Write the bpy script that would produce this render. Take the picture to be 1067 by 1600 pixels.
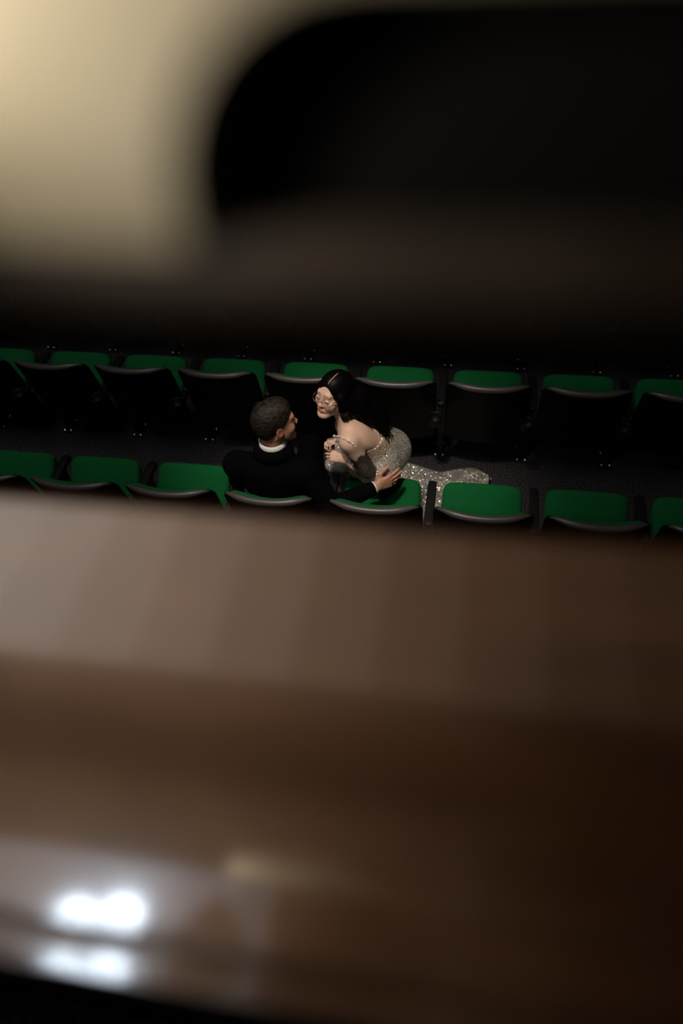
import bpy, bmesh, math, random
import numpy as np
from mathutils import Vector, Matrix

for o in list(bpy.data.objects):
    bpy.data.objects.remove(o, do_unlink=True)
random.seed(7)
SC = bpy.context.scene
COL = SC.collection

# ------------------------------------------------------------------ camera
CAM = Vector((0.1284, -2.6027, 3.6534))
YAW, PITCH, ROLL = 0.2413, 0.8795, -0.1090
_f = Vector((-math.sin(YAW) * math.cos(PITCH), math.cos(YAW) * math.cos(PITCH), -math.sin(PITCH)))
_r0 = Vector((math.cos(YAW), math.sin(YAW), 0))
_u0 = _r0.cross(_f)
_r = _r0 * math.cos(ROLL) + _u0 * math.sin(ROLL)
_u = -_r0 * math.sin(ROLL) + _u0 * math.cos(ROLL)
cd = bpy.data.cameras.new('camera')
cd.sensor_fit = 'HORIZONTAL'
cd.sensor_width = 24.0
cd.sensor_height = 36.0
cd.lens = 25.487
cd.clip_start = 0.01
cd.dof.use_dof = True
cd.dof.focus_distance = 3.42
cd.dof.aperture_fstop = 1.5
cam = bpy.data.objects.new('camera', cd)
COL.objects.link(cam)
M = Matrix((_r, _u, -_f)).transposed().to_4x4()
M.translation = CAM
cam.matrix_world = M
SC.camera = cam

# ------------------------------------------------------------------ world, exposure
w = bpy.data.worlds.new('world')
SC.world = w
w.use_nodes = True
bg = w.node_tree.nodes['Background']
bg.inputs[0].default_value = (0.5, 0.55, 0.6, 1)
bg.inputs[1].default_value = 0.0
SC.view_settings.view_transform = 'Standard'
SC.view_settings.look = 'None'
SC.view_settings.exposure = 0.0
SC.view_settings.gamma = 1.0
SC.view_settings.use_curve_mapping = False
SC.cycles.use_denoising = True
SC.cycles.max_bounces = 6
SC.cycles.sample_clamp_indirect = 6.0

# light strengths (hall lamps and added lights; fixtures are built further down)
PANEL_MAIN = 3.8      # added unseen ceiling panels, placed for their reflection on the ledge
PANEL_NEAR = 2.6      # added unseen panels over the balcony, for the grey ledge reflection
TWIN_BULB = 90.0       # twin ceiling bulbs over the balcony
SPOT_W = 640.0         # ceiling spotlight on the couple
RAIL_FILL_W = 2.4
BALCONY_FILL_W = 17.0  # added unseen fill spotlight on the parapet front    # the line above: lamp added to brighten the gold frame

# ------------------------------------------------------------------ materials
def mat(name, col=(.5, .5, .5), rough=.5, metal=0., spec=.5, coat=0., coat_rough=.1, emit=None, estr=0.):
    m = bpy.data.materials.new(name)
    m.use_nodes = True
    b = m.node_tree.nodes['Principled BSDF']
    b.inputs['Base Color'].default_value = (*col, 1)
    b.inputs['Roughness'].default_value = rough
    b.inputs['Metallic'].default_value = metal
    b.inputs['Specular IOR Level'].default_value = spec
    b.inputs['Coat Weight'].default_value = coat
    b.inputs['Coat Roughness'].default_value = coat_rough
    if emit:
        b.inputs['Emission Color'].default_value = (*emit, 1)
        b.inputs['Emission Strength'].default_value = estr
    return m

def nd(m, typ, **kw):
    n = m.node_tree.nodes.new(typ)
    for k, v in kw.items():
        if k in n.inputs.keys():
            n.inputs[k].default_value = v
        else:
            setattr(n, k, v)
    return n

def lk(m, a, ao, b, bi):
    m.node_tree.links.new(a.outputs[ao], b.inputs[bi])

def bsdf(m):
    return m.node_tree.nodes['Principled BSDF']

def noise_color(m, scale, c0, c1, lo=.35, hi=.65, detail=6, stretch=None, bump=0., bump_dist=.002):
    tc = nd(m, 'ShaderNodeTexCoord')
    mp = nd(m, 'ShaderNodeMapping')
    if stretch:
        mp.inputs['Scale'].default_value = stretch
    n = nd(m, 'ShaderNodeTexNoise')
    n.inputs['Scale'].default_value = scale
    n.inputs['Detail'].default_value = detail
    r = nd(m, 'ShaderNodeValToRGB')
    r.color_ramp.elements[0].position = lo
    r.color_ramp.elements[1].position = hi
    r.color_ramp.elements[0].color = (*c0, 1)
    r.color_ramp.elements[1].color = (*c1, 1)
    lk(m, tc, 'Object', mp, 'Vector')
    lk(m, mp, 'Vector', n, 'Vector')
    lk(m, n, 'Fac', r, 'Fac')
    lk(m, r, 'Color', bsdf(m), 'Base Color')
    if bump:
        b = nd(m, 'ShaderNodeBump')
        b.inputs['Strength'].default_value = bump
        b.inputs['Distance'].default_value = bump_dist
        lk(m, n, 'Fac', b, 'Height')
        lk(m, b, 'Normal', bsdf(m), 'Normal')
    return m

MT = {}
MT['carpet'] = noise_color(mat('charcoal_carpet', rough=1, spec=.05), 125, (.007, .007, .0085), (.10, .092, .094), .42, .68, 5, bump=.6, bump_dist=.004)
MT['plaster'] = noise_color(mat('dark_plaster', rough=.9, spec=.1), 3, (.02, .018, .016), (.03, .027, .024))
MT['ceiling'] = noise_color(mat('dark_ceiling', rough=.95, spec=.05), 4, (.014, .013, .012), (.02, .018, .016))
MT['shell'] = noise_color(mat('black_plastic', rough=.5, spec=.12), 300, (.0014, .0014, .0015), (.0024, .0024, .0026), bump=.08, bump_dist=.0005)
MT['rim'] = noise_color(mat('shell_edge_highlight', rough=.42, spec=.6), 200, (.06, .054, .052), (.075, .068, .064))  # top-edge highlight of the black shell, put in as lighter grey
MT['fabric'] = noise_color(mat('green_upholstery', rough=.9, spec=.12), 420, (.0035, .088, .022), (.006, .13, .034), .3, .7, 3, bump=.25, bump_dist=.001)
bsdf(MT['fabric']).inputs['Sheen Weight'].default_value = .06
bsdf(MT['fabric']).inputs['Sheen Tint'].default_value = (.1, .8, .3, 1)
MT['armrest'] = noise_color(mat('black_armrest', rough=.5, spec=.3), 80, (.006, .005, .006), (.009, .008, .009))
MT['steel_black'] = mat('black_painted_steel', (.006, .006, .006), .4, 0, .4)
MT['chrome'] = mat('chrome', (.85, .85, .85), .2, 1)
MT['suit'] = noise_color(mat('black_wool', rough=.95, spec=.03), 300, (.0016, .0016, .0018), (.0028, .0028, .0032), bump=.2, bump_dist=.0008)
MT['shirt'] = noise_color(mat('white_cotton', rough=.8, spec=.2), 200, (.72, .72, .68), (.8, .8, .76))
MT['leather'] = mat('black_leather', (.01, .01, .01), .3)
MT['hair_dark'] = noise_color(mat('short_brown_hair', rough=.6, spec=.2), 110, (.006, .0042, .003), (.036, .026, .020), .38, .72, 5, stretch=(.35, .35, 1.2), bump=.7, bump_dist=.003)
MT['hair_black'] = noise_color(mat('long_black_hair', rough=.45, spec=.08), 90, (.0012, .001, .001), (.004, .003, .003), .4, .7, 4, bump=.3, bump_dist=.002)
MT['gold'] = mat('gold_wire', (.55, .38, .22), .3, 1)
MT['lens'] = mat('clear_lens', (1, 1, 1), .02)
_t = nd(MT['lens'], 'ShaderNodeBsdfTransparent')
_g = nd(MT['lens'], 'ShaderNodeBsdfGlossy')
_g.inputs['Roughness'].default_value = .3
_m = nd(MT['lens'], 'ShaderNodeMixShader')
_m.inputs[0].default_value = .06
lk(MT['lens'], _t, 0, _m, 1)
lk(MT['lens'], _g, 0, _m, 2)
lk(MT['lens'], _m, 0, MT['lens'].node_tree.nodes['Material Output'], 'Surface')
MT['crystal'] = mat('crystal_bead', (.85, .84, .82), .12, 0, 1.0)
MT['bronze'] = noise_color(mat('dark_bronze', rough=.6, metal=0, spec=.12), 20, (.018, .012, .008), (.028, .02, .014))
MT['brass'] = noise_color(mat('aged_brass', rough=.5, metal=.35, spec=.5), 25, (.45, .38, .25), (.53, .46, .32))
MT['black_panel'] = noise_color(mat('black_panel', rough=.8, spec=.1), 12, (.003, .0023, .0018), (.0045, .0035, .0028))
MT['shade_metal'] = mat('lamp_metal', (.3, .24, .12), .4, 1)

def skin(name, rough=.5):
    m = mat(name, rough=rough, spec=.35)
    a = nd(m, 'ShaderNodeAttribute', attribute_name='Col')
    lk(m, a, 'Color', bsdf(m), 'Base Color')
    tc = nd(m, 'ShaderNodeTexCoord')
    n = nd(m, 'ShaderNodeTexNoise')
    n.inputs['Scale'].default_value = 220
    lk(m, tc, 'Object', n, 'Vector')
    b = nd(m, 'ShaderNodeBump')
    b.inputs['Strength'].default_value = .12
    b.inputs['Distance'].default_value = .001
    lk(m, n, 'Fac', b, 'Height')
    lk(m, b, 'Normal', bsdf(m), 'Normal')
    bsdf(m).inputs['Subsurface Weight'].default_value = .1
    bsdf(m).inputs['Subsurface Scale'].default_value = .006
    return m
MT['skin'] = skin('skin')

def sequin(name, scale, base, metal, tilt, tint=False):
    m = mat(name, base, .22, metal, .9)
    tc = nd(m, 'ShaderNodeTexCoord')
    v = nd(m, 'ShaderNodeTexVoronoi')
    v.inputs['Scale'].default_value = scale
    lk(m, tc, 'Object', v, 'Vector')
    s = nd(m, 'ShaderNodeVectorMath', operation='SUBTRACT')
    s.inputs[1].default_value = (.5, .5, .5)
    lk(m, v, 'Color', s, 0)
    sc = nd(m, 'ShaderNodeVectorMath', operation='SCALE')
    sc.inputs['Scale'].default_value = tilt
    lk(m, s, 'Vector', sc, 0)
    g = nd(m, 'ShaderNodeNewGeometry')
    ad = nd(m, 'ShaderNodeVectorMath', operation='ADD')
    lk(m, g, 'Normal', ad, 0)
    lk(m, sc, 'Vector', ad, 1)
    no = nd(m, 'ShaderNodeVectorMath', operation='NORMALIZE')
    lk(m, ad, 'Vector', no, 0)
    lk(m, no, 'Vector', bsdf(m), 'Normal')
    # sequin discs on tulle: bright and dull cells, contrast raised as painted sparkle
    r = nd(m, 'ShaderNodeValToRGB')
    r.color_ramp.elements[0].position = .1
    r.color_ramp.elements[1].position = .75
    r.color_ramp.elements[0].color = (base[0] * .5, base[1] * .48, base[2] * .45, 1)
    r.color_ramp.elements[1].color = (base[0] * 1.5, base[1] * 1.5, base[2] * 1.5, 1)
    sx = nd(m, 'ShaderNodeSeparateXYZ')
    lk(m, v, 'Color', sx, 0)
    lk(m, sx, 'X', r, 'Fac')
    at = nd(m, 'ShaderNodeAttribute', attribute_name='Col')
    mx = nd(m, 'ShaderNodeMix', data_type='RGBA', blend_type='MULTIPLY')
    mx.inputs[0].default_value = 1.0 if tint else 0.0
    lk(m, r, 'Color', mx, 6)
    lk(m, at, 'Color', mx, 7)
    lk(m, mx, 2, bsdf(m), 'Base Color')
    return m
MT['sequin'] = sequin('silver_sequin_fabric', 300, (.62, .585, .52), .28, 1.15, True)
MT['sequin_strap'] = sequin('sequin_strap', 260, (.46, .43, .38), .45, 1.0)
MT['train'] = sequin('silver_sequin_train', 200, (.42, .40, .36), .4, 1.1)

# varnished wood of the balcony ledge
def wood():
    m = mat('varnished_wood', rough=.5, spec=.9, coat=.8, coat_rough=.09)
    bsdf(m).inputs['Specular Tint'].default_value = (1.0, .54, .30, 1)
    tc = nd(m, 'ShaderNodeTexCoord')
    mp = nd(m, 'ShaderNodeMapping')
    mp.inputs['Scale'].default_value = (2.2, 16, 16)
    n = nd(m, 'ShaderNodeTexNoise')
    n.inputs['Scale'].default_value = 4
    n.inputs['Detail'].default_value = 8
    n.inputs['Distortion'].default_value = .6
    r = nd(m, 'ShaderNodeValToRGB')
    r.color_ramp.elements[0].position = .35
    r.color_ramp.elements[1].position = .68
    r.color_ramp.elements[0].color = (.013, .0045, .0014, 1)
    r.color_ramp.elements[1].color = (.042, .0145, .004, 1)
    lk(m, tc, 'Object', mp, 'Vector')
    lk(m, mp, 'Vector', n, 'Vector')
    lk(m, n, 'Fac', r, 'Fac')
    lk(m, r, 'Color', bsdf(m), 'Base Color')
    n2 = nd(m, 'ShaderNodeTexNoise')
    n2.inputs['Scale'].default_value = 22
    n2.inputs['Detail'].default_value = 3
    mr = nd(m, 'ShaderNodeMapRange')
    mr.inputs['To Min'].default_value = .38
    mr.inputs['To Max'].default_value = .55
    lk(m, tc, 'Object', n2, 'Vector')
    lk(m, n2, 'Fac', mr, 'Value')
    lk(m, mr, 'Result', bsdf(m), 'Roughness')
    return m
MT['wood'] = wood()

def lamp_mat(name, col, s):
    return mat(name, (.8, .8, .8), .5, emit=col, estr=s)
MT['panel_near'] = lamp_mat('panel_glow_balcony', (.86, .92, 1.0), PANEL_NEAR)
MT['bulb_cool'] = lamp_mat('bulb_cool', (.74, .87, 1.0), TWIN_BULB)
MT['bulb_warm'] = lamp_mat('bulb_warm', (1.0, .8, .55), 1.5)

# ------------------------------------------------------------------ mesh helpers
def setp(o, label=None, category=None, group=None, kind=None):
    if label: o['label'] = label
    if category: o['category'] = category
    if group: o['group'] = group
    if kind: o['kind'] = kind
    return o

def mesh_data(name, V, F, m, smooth=True):
    me = bpy.data.meshes.new(name)
    V = np.asarray(V, dtype=np.float32)
    me.from_pydata([tuple(map(float, v)) for v in V], [], [tuple(map(int, f)) for f in F])
    me.materials.append(m)
    if smooth:
        me.polygons.foreach_set('use_smooth', [True] * len(me.polygons))
    me.update()
    return me

def add(name, me, parent=None, loc=(0, 0, 0), rot=(0, 0, 0)):
    o = bpy.data.objects.new(name, me)
    COL.objects.link(o)
    o.location = loc
    o.rotation_euler = rot
    if parent:
        o.parent = parent
    return o

def empty(name, loc=(0, 0, 0)):
    o = bpy.data.objects.new(name, None)
    o.empty_display_size = .1
    COL.objects.link(o)
    o.location = loc
    return o

def bm_mesh(name, bm, m, smooth=False):
    bmesh.ops.recalc_face_normals(bm, faces=bm.faces)
    me = bpy.data.meshes.new(name)
    bm.to_mesh(me)
    bm.free()
    me.materials.append(m)
    if smooth:
        me.polygons.foreach_set('use_smooth', [True] * len(me.polygons))
    return me

def box_mesh(name, lo, hi, m, bevel=0., seg=2, smooth=False):
    bm = bmesh.new()
    bmesh.ops.create_cube(bm, size=1)
    for v in bm.verts:
        v.co = Vector([(lo[i] + hi[i]) / 2 + v.co[i] * (hi[i] - lo[i]) for i in range(3)])
    if bevel:
        bmesh.ops.bevel(bm, geom=list(bm.edges), offset=bevel, segments=seg, affect='EDGES', profile=.5)
    return bm_mesh(name, bm, m, smooth)

def grid_faces(nu, nv, closed_u=False, closed_v=False, off=0):
    F = []
    for i in range(nu if closed_u else nu - 1):
        for j in range(nv if closed_v else nv - 1):
            a = i * nv + j
            b = ((i + 1) % nu) * nv + j
            c = ((i + 1) % nu) * nv + (j + 1) % nv
            d = i * nv + (j + 1) % nv
            F.append((off + a, off + b, off + c, off + d))
    return F

def tube_vf(pts, rad, n=10, caps=True):
    pts = [Vector(p) for p in pts]
    if not hasattr(rad, '__len__'):
        rad = [rad] * len(pts)
    V, F = [], []
    prev = None
    for i, p in enumerate(pts):
        t = (pts[min(i + 1, len(pts) - 1)] - pts[max(i - 1, 0)]).normalized()
        if prev is None:
            a = Vector((0, 0, 1)) if abs(t.z) < .9 else Vector((1, 0, 0))
            nrm = (a - t * a.dot(t)).normalized()
        else:
            nrm = (prev - t * prev.dot(t)).normalized()
        prev = nrm
        b = t.cross(nrm)
        for k in range(n):
            an = 2 * math.pi * k / n
            V.append(p + (nrm * math.cos(an) + b * math.sin(an)) * rad[i])
    F = grid_faces(len(pts), n, closed_v=True)
    if caps:
        F.append(tuple(range(n)))
        F.append(tuple((len(pts) - 1) * n + k for k in reversed(range(n))))
    return V, F

def tube_mesh(name, pts, rad, m, n=10):
    V, F = tube_vf(pts, rad, n)
    return mesh_data(name, V, F, m)

def join_vf(lst):
    V, F = [], []
    for v, f in lst:
        o = len(V)
        V += list(v)
        F += [tuple(o + i for i in q) for q in f]
    return V, F

def sphere_vf(c, r, nu=10, nv=6):
    V, F = [], []
    for j in range(nv + 1):
        th = math.pi * j / nv
        for i in range(nu):
            a = 2 * math.pi * i / nu
            V.append((c[0] + r * math.sin(th) * math.cos(a), c[1] + r * math.sin(th) * math.sin(a), c[2] + r * math.cos(th)))
    for j in range(nv):
        for i in range(nu):
            a, b = j * nu + i, j * nu + (i + 1) % nu
            F.append((a, a + nu, b + nu, b))
    return V, F

def lathe_vf(prof, n=24, c=(0, 0, 0)):
    V = []
    for k in range(n):
        a = 2 * math.pi * k / n
        for r, z in prof:
            V.append((c[0] + r * math.cos(a), c[1] + r * math.sin(a), c[2] + z))
    return V, grid_faces(n, len(prof), closed_u=True)

def superq_vf(a, b, c, e1, e2, nu=40, nv=20):
    """Superellipsoid: plan exponent e2, profile exponent e1."""
    def pw(x, e):
        return math.copysign(abs(x) ** e, x)
    V = []
    for i in range(nu):
        om = 2 * math.pi * i / nu
        for j in range(nv + 1):
            et = -math.pi / 2 + math.pi * j / nv
            V.append((a * pw(math.cos(et), e1) * pw(math.cos(om), e2),
                      b * pw(math.cos(et), e1) * pw(math.sin(om), e2),
                      c * pw(math.sin(et), e1)))
    return V, grid_faces(nu, nv + 1, closed_u=True)

def slab_vf(fn, thick, nu, nv):
    """Closed slab: fn(s,t)->(x,y,z) back surface; front surface is offset by +thick(s,t) in y."""
    A, B = [], []
    for i in range(nu):
        for j in range(nv):
            s, t = i / (nu - 1), j / (nv - 1)
            p = fn(s, t)
            A.append(p)
            B.append((p[0], p[1] + thick(s, t), p[2]))
    n = len(A)
    F = [tuple(reversed(f)) for f in grid_faces(nu, nv)] + grid_faces(nu, nv, off=n)
    ring = [i * nv for i in range(nu)] + [(nu - 1) * nv + j for j in range(1, nv)] + [i * nv + nv - 1 for i in range(nu - 2, -1, -1)] + [j for j in range(nv - 2, 0, -1)]
    for k in range(len(ring)):
        a, b = ring[k], ring[(k + 1) % len(ring)]
        F.append((a, b, n + b, n + a))
    return A + B, F

# ------------------------------------------------------------------ signed-distance sculpting (for bodies, clothes, hair)
class Sdf:
    def __init__(s, lo, hi, h):
        s.lo = np.array(lo, np.float32)
        s.h = h
        s.n = [int(math.ceil((hi[i] - lo[i]) / h)) + 1 for i in range(3)]
        s.f = np.full(s.n, .3, np.float32)
    def _sl(s, lo, hi):
        r = []
        for i in range(3):
            a = max(0, int((lo[i] - s.lo[i]) / s.h) - 1)
            b = min(s.n[i], int((hi[i] - s.lo[i]) / s.h) + 3)
            if b <= a:
                return None, None
            r.append((a, b))
        ax = [s.lo[i] + s.h * np.arange(r[i][0], r[i][1], dtype=np.float32) for i in range(3)]
        return tuple(slice(*q) for q in r), np.meshgrid(*ax, indexing='ij', sparse=True)
    def _put(s, sl, d, k, op):
        g = s.f[sl]
        if op == 'u':
            h = np.maximum(k - np.abs(g - d), 0) / k
            s.f[sl] = np.minimum(g, d) - h * h * k * .25
        else:
            d = -d
            h = np.maximum(k - np.abs(g - d), 0) / k
            s.f[sl] = np.maximum(g, d) + h * h * k * .25
    def rc(s, a, b, ra, rb, k=.02, op='u'):
        a = np.array(a, np.float32); b = np.array(b, np.float32)
        m = max(ra, rb) + k + .025
        sl, g = s._sl(np.minimum(a, b) - m, np.maximum(a, b) + m)
        if sl is None: return s
        ab = b - a
        L = float(ab @ ab) + 1e-9
        t = ((g[0] - a[0]) * ab[0] + (g[1] - a[1]) * ab[1] + (g[2] - a[2]) * ab[2]) / L
        t = np.clip(t, 0, 1)
        d = np.sqrt((g[0] - a[0] - t * ab[0]) ** 2 + (g[1] - a[1] - t * ab[1]) ** 2 + (g[2] - a[2] - t * ab[2]) ** 2)
        s._put(sl, d - (ra + (rb - ra) * t), k, op)
        return s
    def chain(s, pts, rad, k=.02):
        for i in range(len(pts) - 1):
            s.rc(pts[i], pts[i + 1], rad[i], rad[i + 1], k)
        return s
    def el(s, c, r, A=None, k=.02, op='u'):
        c = np.array(c, np.float32)
        A = np.eye(3) if A is None else np.array(A)
        m = max(r) + k + .025
        sl, g = s._sl(c - m, c + m)
        if sl is None: return s
        x = [g[i] - c[i] for i in range(3)]
        q = [x[0] * A[i][0] + x[1] * A[i][1] + x[2] * A[i][2] for i in range(3)]
        k0 = np.sqrt(sum((q[i] / r[i]) ** 2 for i in range(3)))
        k1 = np.sqrt(sum((q[i] / r[i] ** 2) ** 2 for i in range(3)))
        s._put(sl, k0 * (k0 - 1) / np.maximum(k1, 1e-6), k, op)
        return s
    def half(s, p, n):
        """keep only the side where (x-p).n < 0"""
        n = np.array(n, float); n /= np.linalg.norm(n)
        ax = [s.lo[i] + s.h * np.arange(s.n[i], dtype=np.float32) for i in range(3)]
        g = np.meshgrid(*ax, indexing='ij', sparse=True)
        d = (g[0] - p[0]) * n[0] + (g[1] - p[1]) * n[1] + (g[2] - p[2]) * n[2]
        s.f = np.maximum(s.f, d.astype(np.float32))
        return s
    def coords(s):
        ax = [s.lo[i] + s.h * np.arange(s.n[i], dtype=np.float32) for i in range(3)]
        return np.meshgrid(*ax, indexing='ij', sparse=True)
    def nets(s):
        f = s.f.copy()
        for ax in range(3):
            for e in (0, -1):
                i = [slice(None)] * 3; i[ax] = e
                f[tuple(i)] = np.maximum(f[tuple(i)], 1e-3)
        S = f < 0
        nx, ny, nz = f.shape
        cnt = np.zeros((nx - 1, ny - 1, nz - 1), np.uint8)
        off = [(i, j, k) for i in (0, 1) for j in (0, 1) for k in (0, 1)]
        for i, j, k in off:
            cnt += S[i:nx - 1 + i, j:ny - 1 + j, k:nz - 1 + k]
        act = (cnt > 0) & (cnt < 8)
        C = np.argwhere(act)
        idx = np.full(act.shape, -1, np.int32)
        idx[act] = np.arange(len(C))
        P = np.zeros((len(C), 3)); W = np.zeros(len(C))
        for ax in range(3):
            o1, o2 = [q for q in range(3) if q != ax]
            for a in (0, 1):
                for b in (0, 1):
                    c0 = np.zeros(3, int); c0[o1] = a; c0[o2] = b
                    c1 = c0.copy(); c1[ax] = 1
                    f0 = f[tuple((C + c0).T)]; f1 = f[tuple((C + c1).T)]
                    m = (f0 < 0) != (f1 < 0)
                    t = np.where(m, f0 / np.where(m, f0 - f1, 1), 0)
                    q = c0[None, :] + np.zeros((len(C), 3)); q[:, ax] += t
                    P += q * m[:, None]; W += m
        P = (C + P / W[:, None]) * s.h + s.lo
        Fs = []
        for ax in range(3):
            o1, o2 = [q for q in range(3) if q != ax]
            A = [slice(None)] * 3; B = [slice(None)] * 3
            A[ax] = slice(0, -1); B[ax] = slice(1, None)
            d = S[tuple(A)] != S[tuple(B)]
            E = np.argwhere(d)
            E = E[(E[:, o1] > 0) & (E[:, o2] > 0) & (E[:, o1] < f.shape[o1] - 1) & (E[:, o2] < f.shape[o2] - 1)]
            sgn = S[tuple(E.T)]
            def cell(a, b):
                q = E.copy(); q[:, o1] -= a; q[:, o2] -= b
                return idx[tuple(q.T)]
            Q = np.stack([cell(0, 0), cell(1, 0), cell(1, 1), cell(0, 1)], 1)
            flip = sgn if ax != 1 else ~sgn
            Q = np.where(flip[:, None], Q, Q[:, ::-1])
            Fs.append(Q)
        return P, np.concatenate(Fs)
    def smooth(s, n=1):
        for _ in range(n):
            for ax in range(3):
                f = s.f
                a = np.concatenate([np.take(f, [0], ax), np.delete(f, -1, ax)], ax)
                b = np.concatenate([np.delete(f, 0, ax), np.take(f, [-1], ax)], ax)
                s.f = (a + 2 * f + b) * .25
        return s

def sdf_mesh(name, sdf, m, color=None):
    P, Q = sdf.nets()
    me = bpy.data.meshes.new(name)
    me.vertices.add(len(P))
    me.vertices.foreach_set('co', P.astype(np.float32).ravel())
    me.loops.add(Q.size)
    me.loops.foreach_set('vertex_index', Q.astype(np.int32).ravel())
    me.polygons.add(len(Q))
    me.polygons.foreach_set('loop_start', np.arange(0, Q.size, 4, dtype=np.int32))
    me.polygons.foreach_set('use_smooth', np.ones(len(Q), bool))
    me.materials.append(m)
    me.update(calc_edges=True)
    me.validate()
    if color is not None:
        a = me.color_attributes.new('Col', 'FLOAT_COLOR', 'POINT')
        c = np.ones((len(P), 4), np.float32)
        c[:, :3] = color(P)
        a.data.foreach_set('color', c.ravel())
    return me

def frame(F, U):
    """rows: right, forward, up (orthonormal)"""
    F = np.array(F, float); F /= np.linalg.norm(F)
    U = np.array(U, float); U -= F * (U @ F); U /= np.linalg.norm(U)
    return np.array([np.cross(F, U), F, U])

# ================================================================== the hall (structure)
X0, X1, Y0, Y1, ZC = -6.0, 6.0, -6.0, 8.0, 6.1
def struct(name, lo, hi, m):
    return setp(add(name, box_mesh(name, lo, hi, m)), kind='structure')
setp(struct('floor', (X0, Y0, -.1), (X1, Y1, 0), MT['carpet']), 'charcoal carpeted floor under the theatre seats')
struct('wall_front', (X0, Y1, -.1), (X1, Y1 + .15, ZC), MT['plaster'])
struct('wall_back', (X0, Y0 - .15, -.1), (X1, Y0, ZC), MT['plaster'])
struct('wall_left', (X0 - .15, Y0, -.1), (X0, Y1, ZC), MT['plaster'])
struct('wall_right', (X1, Y0, -.1), (X1 + .15, Y1, ZC), MT['plaster'])
struct('ceiling', (X0, Y0, ZC), (X1, Y1, ZC + .15), MT['ceiling'])
struct('floor_balcony', (X0, Y0, 2.05), (X1, -2.46, 2.2), MT['carpet'])
struct('wall_parapet', (X0, CAM.y + .05, 1.95), (X1, CAM.y + .205, 3.31), MT['plaster'])

# balcony ledge: varnished wooden capping with a rounded far edge and a bead on the near edge
def ledge():
    zt = CAM.z - .3
    prof = []
    yf, yn = CAM.y + .243, CAM.y + .018
    for k in range(9):                                  # far nosing
        a = -math.pi / 2 + math.pi * k / 8
        prof.append((yf - .012 + .012 * math.cos(a), zt - .012 + .012 * math.sin(a)))
    for y in (yf - .0125, yf - .02, yf - .06, yf - .12, yn + .05, yn + .018, yn + .0125):   # flat top
        prof.append((y, zt))
    prof += [(yn + .0110, zt - .0010), (yn + .0102, zt - .0010), (yn + .0097, zt - .0006), (yn + .0093, zt - .00058), (yn + .0089, zt - .000565), (yn + .0032, zt - .00038), (yn + .0028, zt - .00037), (yn + .0026, zt - .00038)]
    for k in range(7):                                  # rounded near edge
        a = math.pi / 2 + math.pi * k / 6
        prof.append((yn + .0024 + .0024 * math.cos(a), zt - .0165 + .0160 * math.sin(a)))
    prof.append((yn + .02, zt - .042))
    prof.append((yf - .03, zt - .042))
    n = len(prof)
    xs = np.linspace(X0, X1, 25)
    V = [(x, y, z) for x in xs for y, z in prof]
    F = grid_faces(len(xs), n, closed_v=True)
    F.append(tuple(range(n - 1, -1, -1)))
    F.append(tuple((len(xs) - 1) * n + k for k in range(n)))
    bm = bmesh.new()
    vs = [bm.verts.new(v) for v in V]
    for f in F:
        bm.faces.new([vs[i] for i in f])
    me = bm_mesh('ledge', bm, MT['wood'])
    me.polygons.foreach_set('use_smooth', [len(p.vertices) == 4 for p in me.polygons])
    o = add('wooden_ledge', me)
    mod = o.modifiers.new('edge', 'EDGE_SPLIT')
    mod.split_angle = math.radians(35)
    return setp(o, 'wide varnished brown wooden ledge blurred across the lower half', 'ledge')
ledge()

# balcony guard rail just above the ledge, close to the lens
def rail():
    t = empty('balcony_rail', (CAM.x, CAM.y + .13, CAM.z - .3))
    setp(t, 'blurred gold and dark bronze guard rail across the top of the view', 'railing')
    def rel(z):
        return z + .3
    pts = [(-.9, -.077), (-.052, -.077), (-.052, -.066)]
    R = .034
    for k in range(1, 9):
        a = math.pi - math.pi / 2 * k / 8
        pts.append((-.052 + R + R * math.cos(a), -.066 + R * math.sin(a)))
    pts += [(.9, -.032), (.9, .03), (-.9, .03)]
    bm = bmesh.new()
    f0 = bm.faces.new([bm.verts.new((x, -.008, rel(z))) for x, z in pts])
    r = bmesh.ops.extrude_face_region(bm, geom=[f0])
    for v in [g for g in r['geom'] if isinstance(g, bmesh.types.BMVert)]:
        v.co.y += .016
    bmesh.ops.bevel(bm, geom=list(bm.edges), offset=.003, segments=3, affect='EDGES')
    add('gold_frame', bm_mesh('gold_frame', bm, MT['brass']), t)
    add('lower_bar', tube_mesh('lower_bar', [(-.9, 0, rel(-.085)), (.9, 0, rel(-.085))], .0115, MT['bronze'], 16), t)
    add('infill_panel', box_mesh('infill_panel', (-.07, .002, rel(-.085)), (.9, .006, rel(-.015)), MT['black_panel'], .001), t)
    add('shade_board', box_mesh('shade_board', (-.12, -.07, rel(.031)), (.9, .07, rel(.065)), MT['wood'], .008, 3), t)  # unseen board added to darken the ledge at lower right
    for x in (-.85, .85):
        V, F = lathe_vf([(.03, 0), (.03, .008), (.014, .014), (.011, .03), (.011, .2), (.011, .215)], 20, (x, 0, 0))
        add('post', mesh_data('post', V, F, MT['bronze']), t)
rail()

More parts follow.
